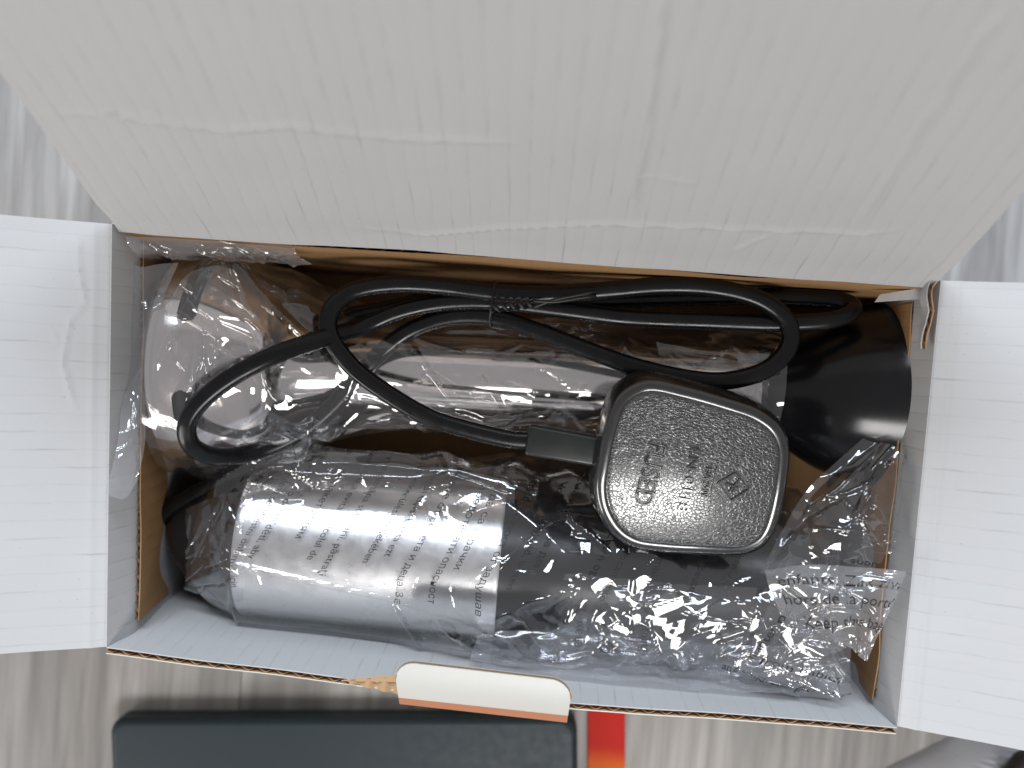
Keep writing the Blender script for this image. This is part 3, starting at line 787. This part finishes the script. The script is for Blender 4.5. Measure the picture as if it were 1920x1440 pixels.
# twist tie round the bundle
tie = empty('twist_tie', at(925, 575, -2.6), 'thin black twist tie binding the cord bundle', 'twist tie')
loop = []
ctr = at(924, 570, -1.75)
for k in range(33):
    a = k / 32 * 2 * math.pi
    loop.append(ctr + np.array([0.02 * math.sin(2 * a), 0.62 * math.cos(a), 0.52 * math.sin(a)]))
sweep('loop', loop, 0.035, 0.035, TIE, tie, 8, 4)
for ph0 in (0, math.pi):
    tw = []
    for k in range(60):
        u = k / 59
        px = 922 + 80 * u; py = 578 - 8 * u
        c = at(px, py, -1.05)
        a = ph0 + u * 16
        tw.append(c + np.array([0, 0.085 * math.cos(a), 0.085 * math.sin(a)]))
    tw += [at(1040, 562 + (4 if ph0 else 0), -1.02), at(1085, 553 + (6 if ph0 else 0), -1.05), at(1118, 546 + (9 if ph0 else 0), -1.1)]
    sweep('twisted_end', tw, 0.045, 0.035, TIE, tie, 8, 3)

# ------------------------------------------------------------------ plastic bags
def film_tube(fn, nu, nv, name, mat, parent):
    a = np.linspace(0, 1, nu); b = np.linspace(0, 1, nv, endpoint=False)
    B, A = np.meshgrid(b, a, indexing='ij')
    P = fn(A, B)                                       # (nv, nu, 3)
    return obj(name, P.reshape(-1, 3), grid_faces(nv, nu, 0, wrap_u=True), mat, parent, smooth=True)
def film_sheet(name, ctrl, mat, parent, seed, amp=0.15, cell=1.2, n=(70, 70), aspect=1.8, ang=0.4, lu=None, lv=None, fn_only=False, edge=0.0):
    """film through a grid of places (px, py, height), crumpled"""
    C = np.array([[at(*q) for q in row] for row in ctrl])
    nr, nc = C.shape[:2]
    lu = lu or np.linalg.norm(np.diff(C[:, nc // 2], axis=0), axis=1).sum(); lv = lv or np.linalg.norm(np.diff(C[nr // 2], axis=0), axis=1).sum()
    def cr(P, t):                                     # Catmull-Rom over first axis, t in 0..1 array
        m_ = len(P) - 1; Pp = np.concatenate([2 * P[:1] - P[1:2], P, 2 * P[-1:] - P[-2:-1]])
        x = np.clip(t * m_, 0, m_ - 1e-6); k = x.astype(int); f = (x - k)
        f = f.reshape(f.shape + (1,) * (P.ndim - 1))
        a, b, c, d = Pp[k], Pp[k + 1], Pp[k + 2], Pp[k + 3]
        return 0.5 * (2 * b + (c - a) * f + (2 * a - 5 * b + 4 * c - d) * f ** 2 + (3 * b - a - 3 * c + d) * f ** 3)
    def base(u, v):
        R_ = cr(C, u)                                  # (nu, nc, 3)
        return np.swapaxes(cr(np.swapaxes(R_, 0, 1), v), 0, 1)
    nu, nv = n
    u, v = np.linspace(0, 1, nu), np.linspace(0, 1, nv)
    P = base(u, v); nrm = grid_normals(P)
    U, Vv = np.meshgrid(u * lu, v * lv, indexing='ij')
    h = crumple(U, Vv, seed, cell, amp, aspect, ang)
    P = P + nrm * h[..., None]
    # ragged slip along the surface as well
    P[..., 0] += 0.12 * amp * (smooth_noise(U * 1.5, Vv * 1.5, seed + 50) - .5); P[..., 1] += 0.12 * amp * (smooth_noise(U * 1.5, Vv * 1.5 + 7, seed + 51) - .5)
    o = obj(name, P.reshape(-1, 3), grid_faces(nu, nv), mat, parent, smooth=True)
    return o, P, lu, lv
def lay_text(body, size, P, lu, lv, start, direction, parent, lift=0.012, flip=1):
    """print lettering on a film patch; start in (u,v) cm, direction = unit vector in (u,v) cm"""
    V, Fc = text_mesh(body, size)
    if len(V) == 0: return
    d = np.array(direction, float); d /= np.linalg.norm(d); up = np.array([-d[1], d[0]]) * flip
    uv = np.array(start) + V[:, :1] * d + V[:, 1:2] * up
    nu, nv = P.shape[:2]
    x = uv[:, 0] / lu * (nu - 1); y = uv[:, 1] / lv * (nv - 1)
    ok = (x > 0) & (x < nu - 1.01) & (y > 0) & (y < nv - 1.01)
    x, y = np.clip(x, 0, nu - 1.01), np.clip(y, 0, nv - 1.01)
    i, j = x.astype(int), y.astype(int); fx, fy = (x - i)[:, None], (y - j)[:, None]
    Q = (P[i, j] * (1 - fx) + P[i + 1, j] * fx) * (1 - fy) + (P[i, j + 1] * (1 - fx) + P[i + 1, j + 1] * fx) * fy
    nrm = grid_normals(P)[i, j]; nrm = np.where(nrm[:, 2:3] < 0, -nrm, nrm)
    Fc = [f for f in Fc if all(ok[k] for k in f)]
    if not Fc: return
    used = sorted({k for f in Fc for k in f}); mp = {k: q for q, k in enumerate(used)}
    obj('printed_text', (Q + nrm * lift)[used], [[mp[k] for k in f] for f in Fc], INK, parent, smooth=False)

# bag round the motor unit ------------------------------------------------
bag = empty('plastic_bag', (m0[0] + MLEN / 2, m0[1], MZ - RMOT - 0.1), 'clear plastic bag printed with black safety text around the silver blender body', 'plastic bag')
BX0, BX1 = m0[0] + 0.5, m1[0] + 0.1
fw_y = (BL[1] + BR[1]) / 2
def bag_fn(A, B):
    s = (BX0 - m0[0]) + A * (BX1 - BX0)
    phi = (B - 0.5) * 2 * np.pi                        # 0 on top, + towards the front wall
    r = mot_r(np.clip(s, 0, MLEN)) + 0.09
    arc = phi * 2.6
    slack = 0.08 + 0.50 * np.clip((s - 8) / 7, 0, 1)
    mR = np.clip((s - 7.2) / 2.5, 0, 1)
    def rf(*a): return 1 - np.abs(2 * facet(*a) - 1)
    h = facet(s, arc, 101, 2.1, 1.9, 0.15) * 0.9 + smooth_noise(s * 0.8, arc * 0.9, 7) * 0.3
    r = r + slack * h + mR * (0.42 * rf(s, arc, 102, 1.9, 1.8, -0.5) + 0.18 * facet(s, arc, 103, 0.8, 2.0, 0.8))
    r = r + random_creases(s, arc, 5, 85, 7.0, 19, -2.8, 4.4, 0.5, 2.6, 0.07, 0.13) + random_creases(s, arc, 6, 24, 1.5, 8, -3.2, 4.0, 0.6, 2.0, 0.06, 0.05)
    # long straight folds
    for (q0, q1, w, hh) in (((1.3, -2.1), (4.2, -3.4), 0.25, 0.45), ((2.0, 0.15), (9.5, 1.15), 0.16, 0.16), ((4.2, 0.15), (7.0, 0.5), 0.10, 0.10), ((8.2, 1.0), (11.5, 3.6), 0.16, 0.22), ((9.3, 1.0), (13.5, 3.0), 0.14, 0.2), ((7.0, 0.9), (8.6, 3.2), 0.12, 0.15), ((10.4, 0.6), (12.5, 2.6), 0.12, 0.2), ((1.0, -3.0), (9.0, -3.3), 0.5, 0.5)):
        r = r + ridge(s, arc, [q0, q1], w, hh)
    # slack falls against the front wall, and down beside the shaft
    r = r + 0.55 * np.exp(-((phi - 1.15) / 0.45) ** 2) * (0.35 + 0.65 * np.clip((s - 5) / 6, 0, 1))
    r = r + 0.35 * np.exp(-((phi + 1.25) / 0.4) ** 2)
    # bunched at the closed left end
    e = np.clip(1 - A / 0.07, 0, 1)
    r = r * (1 - 0.35 * e ** 2) + 0.12 * e * facet(s * 1.0, arc, 110, 0.5, 1.5, 1.2)
    x = m0[0] + s
    y = m0[1] - r * np.sin(phi)
    z = MZ + r * np.cos(phi)
    y = np.maximum(y, fw_y + 0.18)
    return np.stack([x, y, np.maximum(z, -DEPTH + 0.05)], -1)
film_tube(bag_fn, 300, 260, 'film', FILM, bag)
# printed warning text, lines running over the body from back to front
def bag_text(body, s_pos, arc0, size, slant):
    V, Fc = text_mesh(body, size)
    if len(V) == 0: return
    arc_ = arc0 + V[:, 0]
    s_ = s_pos + V[:, 1] + np.where(arc_ < 0.2, -0.42 * (arc_ - 0.2), slant * (arc_ - 0.2))
    A_ = (s_ - (BX0 - m0[0])) / (BX1 - BX0); B_ = arc_ / 2.6 / (2 * np.pi) + 0.5
    P = bag_fn(A_, B_); P2 = np.array([m0[0], m0[1], MZ]) + 0 * P
    dirn = np.column_stack([np.zeros(len(P)), P[:, 1] - m0[1], P[:, 2] - MZ]); dirn /= np.linalg.norm(dirn, axis=1, keepdims=True)
    Fc = [f for f in Fc if all(0.0 < A_[k] < 1 for k in f)]
    if Fc: obj('printed_text', P + dirn * 0.02, Fc, INK, bag, smooth=False)
LINES = ['Plastik torbayı çocuklardan uzak tutun', 'boğulma tehlikesini önlemek için', 'Udržujte mimo dosah dětí, aby', 'не давайте пакет детям', 'Pentru a evita pericolul de', 'nagemâna sufocării, păstraţi', 'A fulladás elkerülése érdekében', 'gyermekektől távol tartsa ezt', 'пазете от бебета и деца. За', 'да се предотврати опасност', 'сборници не да са играчки', 'требе безопасност от задушав', 'Voor de veiligheid, buiten', 'опасна играчка за деца', 'For å unngå kvelning, hold', 'posen unna spedbarn og', 'Per evitare il soffocamento', 'sacchetto lontano dai bambini', 'manter bolsa afastada de', 'Halten Sie diesen Beutel', 'von Säuglingen fern', 'Para evitar asfixia']
for k, t in enumerate(LINES):
    bag_text(t, 1.7 + k * 0.70 + 0.16 * math.sin(k * 2.3), -3.6 + 0.6 * math.sin(k * 1.7), 0.30, 0.07 * math.sin(k * 1.3))

# gathered mouth of that bag: loose sheets folded up against the right end
SH = [
 ('fold', [[(1430, 1075, -0.6), (1470, 985, -0.5), (1530, 900, -0.6), (1620, 820, -1.0)], [(1470, 1085, -0.2), (1520, 1010, 0.1), (1580, 930, -0.2), (1660, 830, -0.9)], [(1540, 1090, -0.3), (1590, 1030, 0.2), (1630, 960, -0.1), (1680, 850, -0.9)], [(1600, 1100, -0.8), (1650, 1050, -0.2), (1680, 980, -0.5), (1690, 880, -1.2)]], FILM, 201, 0.42, 1.3),
 ('fold', [[(1432, 1070, -0.5), (1450, 1120, -0.4), (1470, 1190, -0.9), (1500, 1240, -1.5)], [(1520, 1060, 0.1), (1530, 1120, 0.4), (1540, 1190, 0.0), (1560, 1230, -0.8)], [(1610, 1065, 0.2), (1610, 1120, 0.5), (1600, 1180, 0.3), (1590, 1215, -0.2)], [(1700, 1070, 0.35), (1680, 1130, 0.45), (1650, 1190, 0.35), (1625, 1240, 0.15)]], FILMH, 202, 0.28, 1.4),
 ('fold', [[(1370, 1255, -1.3), (1410, 1200, -1.0), (1450, 1120, -0.7), (1480, 1040, -0.5)], [(1440, 1270, -0.8), (1470, 1220, -0.4), (1510, 1150, -0.3), (1530, 1060, -0.2)], [(1520, 1290, -0.7), (1540, 1240, -0.3), (1560, 1180, -0.2), (1580, 1090, -0.2)], [(1595, 1300, -0.8), (1598, 1260, -0.5), (1600, 1210, -0.5), (1610, 1130, -0.6)]], FILM, 203, 0.40, 1.1),
 ('fold', [[(1330, 1268, -1.6), (1345, 1225, -1.4), (1390, 1170, -1.3), (1440, 1100, -1.0)], [(1390, 1275, -1.4), (1410, 1240, -0.9), (1440, 1200, -0.8), (1470, 1130, -0.7)], [(1460, 1300, -1.3), (1480, 1270, -0.9), (1500, 1230, -0.8), (1510, 1160, -0.7)], [(1560, 1310, -1.2), (1575, 1280, -0.8), (1590, 1250, -0.8), (1595, 1190, -0.9)]], FILM, 204, 0.30, 1.0),
 ('fold', [[(1010, 1235, -2.0), (1020, 1190, -2.2), (1040, 1130, -1.9), (1060, 1075, -1.7)], [(1130, 1250, -1.9), (1140, 1200, -1.8), (1150, 1140, -1.3), (1170, 1085, -1.5)], [(1260, 1262, -1.9), (1270, 1215, -1.6), (1280, 1150, -1.3), (1290, 1095, -1.5)], [(1390, 1275, -1.7), (1400, 1230, -1.4), (1410, 1160, -1.1), (1420, 1100, -1.2)]], FILM, 205, 0.35, 1.3),
 ('fold', [[(455, 920, -1.45), (405, 930, -1.8), (352, 955, -2.3)], [(472, 990, -1.2), (412, 1005, -1.5), (350, 1015, -2.0)], [(462, 1070, -1.3), (405, 1075, -1.7), (348, 1072, -2.2)], [(452, 1145, -2.0), (400, 1125, -2.3), (345, 1105, -2.7)]], FILM, 206, 0.2, 1.1),
 ('fold', [[(440, 915, -1.8), (500, 872, -1.5), (585, 850, -1.4), (700, 850, -1.5), (840, 862, -1.7), (965, 885, -1.9)], [(455, 925, -1.55), (520, 893, -1.25), (600, 878, -1.25), (705, 880, -1.3), (840, 892, -1.4), (965, 912, -1.5)], [(470, 945, -1.42), (540, 925, -1.32), (615, 918, -1.32), (710, 920, -1.32), (840, 930, -1.32), (965, 945, -1.32)]], FILM, 207, 0.2, 1.2),
 ('fold', [[(880, 1236, -1.3), (1180, 1279, -1.0), (1340, 1296, -1.0), (1500, 1306, -0.9)], [(890, 1205, -2.0), (1180, 1236, -2.0), (1340, 1250, -1.9), (1500, 1262, -1.7)], [(900, 1165, -2.5), (1180, 1195, -2.4), (1340, 1208, -2.3), (1500, 1215, -2.0)]], FILMH, 208, 0.3, 1.1),
]
patch = {}
for k, (nm_, ctrl, mt, seed, amp, cell) in enumerate(SH):
    patch[k] = film_sheet(nm_, ctrl, mt, bag, seed, amp, cell, (90, 90), 1.9, 0.3 + k * 0.7)
def txt(k, body, size, start, d):
    o, P, lu, lv = patch[k]
    up = np.cross(P[1, 1] - P[0, 0] + (P[-1, 0] - P[0, 0]), P[0, -1] - P[0, 0])[2]      # which way round the patch lies
    lay_text(body, size, P, lu, lv, start, d, bag, flip=1 if up > 0 else -1)
txt(1, 'Keep this bag away', 0.40, (0.5, 1.55), (1, 0)); 
for q, t in enumerate(['hors de la portée des', 'enfants. Zak zivaou']): txt(1, t, 0.38, (0.2, 1.0 - 0.5 * q), (1, 0.0))
txt(2, 'from babies, children', 0.38, (0.5, 0.5), (1, -0.05)); txt(2, 'manter o saco', 0.36, (0.35, 0.5), (0.1, 1))
txt(3, 'and children. Do not', 0.36, (0.3, 0.35), (1, -0.05)); txt(0, 'suongibap', 0.36, (1.9, 1.0), (1, 0.2))
txt(4, 'kvelning', 0.36, (2.6, 1.9), (0.1, -1)); txt(4, 'за деца', 0.36, (0.8, 1.9), (0.1, -1)); txt(4, 'опасност', 0.36, (1.4, 2.2), (0.1, -1))

# bag round the shaft ------------------------------------------------
bag2 = empty('plastic_bag', ((s0[0] + s1[0]) / 2 - 2, s0[1], SZ - RB - 0.05), 'crumpled clear plastic bag around the steel blending shaft and its bell', 'plastic bag')
def sh_r(s):
    pts = np.array([(0, RB), (1.3, RB), (2.8, 2.3), (bell_end, 1.55), (bell_end + 1.5, 1.45), (SLEN, 1.5)])
    return np.interp(s, pts[:, 0], pts[:, 1])
B2X1 = sx(1462)
def bag2_fn(A, B):
    s = A * B2X1 + 0.02
    phi = (B - 0.5) * 2 * np.pi
    arc = phi * 2.4
    r = sh_r(s) + 0.12
    slack = 0.16 + 0.38 * np.exp(-((s - 3.8) / 1.8) ** 2) + 0.15 * np.clip((s - 8) / 4, 0, 1)
    def rf(*a): return 1 - np.abs(2 * facet(*a) - 1)
    h = facet(s, arc, 301, 2.0, 1.8, 1.25) + 0.5 * rf(s, arc, 302, 1.3, 2.2, 0.9) + 0.16 * facet(s, arc, 303, 0.8, 2.0, -0.4)
    r = r + slack * h + random_creases(s, arc, 8, 70, 0.5, 15, -3, 3.5, 0.5, 2.4, 0.08, 0.13)
    for (q0, q1, w, hh) in (((1.6, -2.0), (1.5, 1.6), 0.14, 0.22), ((1.7, -2.2), (3.6, 0.8), 0.13, 0.3), ((1.7, -2.2), (4.5, -0.6), 0.2, 0.3), ((1.7, -2.2), (0.4, 0.2), 0.12, 0.2), ((6.6, -1.4), (8.2, 1.0), 0.12, 0.22), ((8.8, -0.2), (9.6, 1.4), 0.12, 0.22)):
        r = r + ridge(s, arc, [q0, q1], w, hh)
    r = r + 0.7 * np.exp(-((s - 2.0) / 1.0) ** 2 - ((phi + 0.75) / 0.35) ** 2)
    x = s0[0] + s; y0 = s0[1] + (s1[1] - s0[1]) * s / SLEN
    return np.stack([x, y0 - r * np.sin(phi), np.maximum(SZ + r * np.cos(phi), -DEPTH + 0.05)], -1)
film_tube(bag2_fn, 260, 240, 'film', FILM, bag2)
film_sheet('fold', [[(236, 442, -0.4), (330, 448, -0.5), (440, 456, -0.6), (553, 462, -0.6)], [(242, 458, -0.5), (335, 462, -0.6), (445, 466, -0.7), (556, 470, -0.7)], [(256, 474, -0.7), (340, 478, -0.8), (450, 480, -0.9), (562, 482, -0.9)], [(275, 486, -1.3), (350, 486, -1.4), (455, 488, -1.4), (585, 497, -1.3)]], FILMH, bag2, 401, 0.16, 1.1, (50, 110), 2.2, 1.4)
film_sheet('fold', [[(243, 478, -1.0), (262, 500, -0.9), (300, 495, -0.9), (335, 492, -0.8)], [(235, 580, -1.0), (252, 590, -0.8), (275, 585, -0.6), (300, 570, -0.6)], [(228, 700, -0.9), (245, 700, -0.7), (262, 700, -0.5), (278, 700, -0.6)], [(222, 820, 0.1), (238, 822, 0.05), (256, 824, -0.1), (272, 826, -0.3)], [(197, 925, 0.45), (212, 932, 0.45), (236, 934, 0.25), (258, 900, 0.0)]], FILMH, bag2, 402, 0.13, 1.0, (120, 50), 2.0, 0.2)
film_sheet('fold', [[(318, 575, -0.2), (345, 520, 0.0), (400, 497, 0.1), (440, 505, 0.0)], [(310, 640, -0.3), (350, 600, 0.0), (395, 570, 0.2), (470, 580, -0.3)], [(330, 700, -0.4), (370, 680, -0.2), (420, 650, -0.1), (520, 650, -0.8)], [(355, 740, -0.5), (390, 730, -0.5), (450, 700, -0.6), (560, 690, -1.3)]], FILM, bag2, 403, 0.36, 1.2, (90, 90), 2.2, 1.2)
film_sheet('fold', [[(1230, 640, -1.8), (1300, 655, -1.7), (1380, 660, -1.7), (1470, 650, -1.8)], [(1240, 690, -1.9), (1310, 700, -1.6), (1390, 700, -1.6), (1455, 690, -1.7)], [(1250, 740, -2.2), (1320, 745, -1.9), (1390, 745, -1.9), (1440, 740, -2.0)], [(1260, 780, -2.6), (1330, 785, -2.4), (1390, 785, -2.3), (1430, 780, -2.4)]], FILM, bag2, 404, 0.3, 0.9, (70, 80), 1.8, 0.7)

# ------------------------------------------------------------------ things lying on the floor
def slab(name, cx, cy, w, h, r, z0, z1, rot, mat, label, cat, bev=0.15):
    pts = []
    for (sx_, sy2, a0) in ((1, 1, 0), (-1, 1, 90), (-1, -1, 180), (1, -1, 270)):
        for k in range(9):
            a = math.radians(a0 + k * 90 / 8)
            pts.append((sx_ * (w / 2 - r) + r * math.cos(a), sy2 * (h / 2 - r) + r * math.sin(a)))
    pts = np.array(pts); c, s_ = math.cos(rot), math.sin(rot)
    def ring(ins, z):
        k = pts.copy(); k[:, 0] *= (w / 2 - ins) / (w / 2); k[:, 1] *= (h / 2 - ins) / (h / 2)
        k = np.column_stack([cx + k[:, 0] * c - k[:, 1] * s_, cy + k[:, 0] * s_ + k[:, 1] * c])
        return np.column_stack([k, np.full(len(k), z)])
    rg = [ring(bev, z0), ring(0, z0 + bev), ring(0, z1 - bev)] + [ring(bev * (1 - math.cos(a)), z1 - bev * (1 - math.sin(a))) for a in np.radians([25, 50, 75, 90])]
    V = np.stack(rg, 1); n_, k = V.shape[:2]
    Fc = grid_faces(n_, k, 0, wrap_u=True).tolist(); Fc.append([i * k for i in range(n_)][::-1]); Fc.append([i * k + k - 1 for i in range(n_)])
    o = obj(name, V.reshape(-1, 3), Fc, mat, None, origin=(cx, cy, z0)); auto_smooth(o, 50)
    tag(o, label, cat); return o
q0, q1 = at(205, 1348, ZF + 0.9), at(1082, 1346, ZF + 0.9)
w = np.linalg.norm(q1 - q0); rot = math.atan2(q1[1] - q0[1], q1[0] - q0[0]); dn = np.array([math.sin(rot), -math.cos(rot)])
c = (q0 + q1)[:2] / 2 + dn * 4.5
slab('tablet_cover', c[0], c[1], w, 9.0, 0.5, ZF + 0.005, ZF + 0.95, rot, TEAL, 'dark teal rounded cover lying on the floor before the box', 'case', 0.22)
q0, q1 = at(1113, 1335, ZF + 0.2), at(1183, 1335, ZF + 0.2)
w = np.linalg.norm(q1 - q0); c = (q0 + q1)[:2] / 2 + dn * 2.2 * 0
o = slab('folder_strip', c[0], c[1] - 2.2, w, 8.0, 0.05, ZF + 0.005, ZF + 0.25, rot - 0.01, RED, 'red and orange printed strip beside the dark teal cover', 'folder', 0.04)
o.location.y -= 0  # lies flat
q0 = at(1915, 1440, ZF + 1.4)
slab('dark_object', q0[0] + 0.6, q0[1] - 0.5, 2.2, 1.6, 0.5, ZF + 0.9, ZF + 1.7, -0.45, BROWNBLK, 'small dark brown object peeking in at the bottom right corner', 'object', 0.3)

# ribbed grey fabric under the right flap
FAB = mat_simple('grey_fabric', (0.46, 0.46, 0.48), 0.85, spec=0.2, bump=(1200, 0.4, 0.0003))
nu2, nv2 = 120, 60
U, Vv = np.meshgrid(np.linspace(0, 1, nu2), np.linspace(0, 1, nv2), indexing='ij')
A0, A1, B0, B1 = at(1600, 1470, ZF), at(1800, 1372, ZF), at(1860, 1560, ZF), at(2080, 1420, ZF)
P = lerp(lerp(A0, A1, U), lerp(B0, B1, U), Vv)
dome = 1.1 * (np.clip(np.sin(np.pi * np.clip(Vv, 0, 1)), 0, 1) ** 0.6) * np.clip(np.sin(np.pi * U), 0, 1) ** 0.4
ribs = 0.045 * np.sin((U * 15 + 0.9 * Vv ** 2) * 2 * np.pi) * np.clip((Vv - 0.22) * 6, 0, 1)
P[..., 2] = ZF + 0.01 + dome + ribs * np.clip(dome * 4, 0, 1)
o = obj('grey_fabric', P.reshape(-1, 3), grid_faces(nu2, nv2), FAB, None)
tag(o, 'ribbed grey fabric lying on the floor under the right flap', 'fabric')
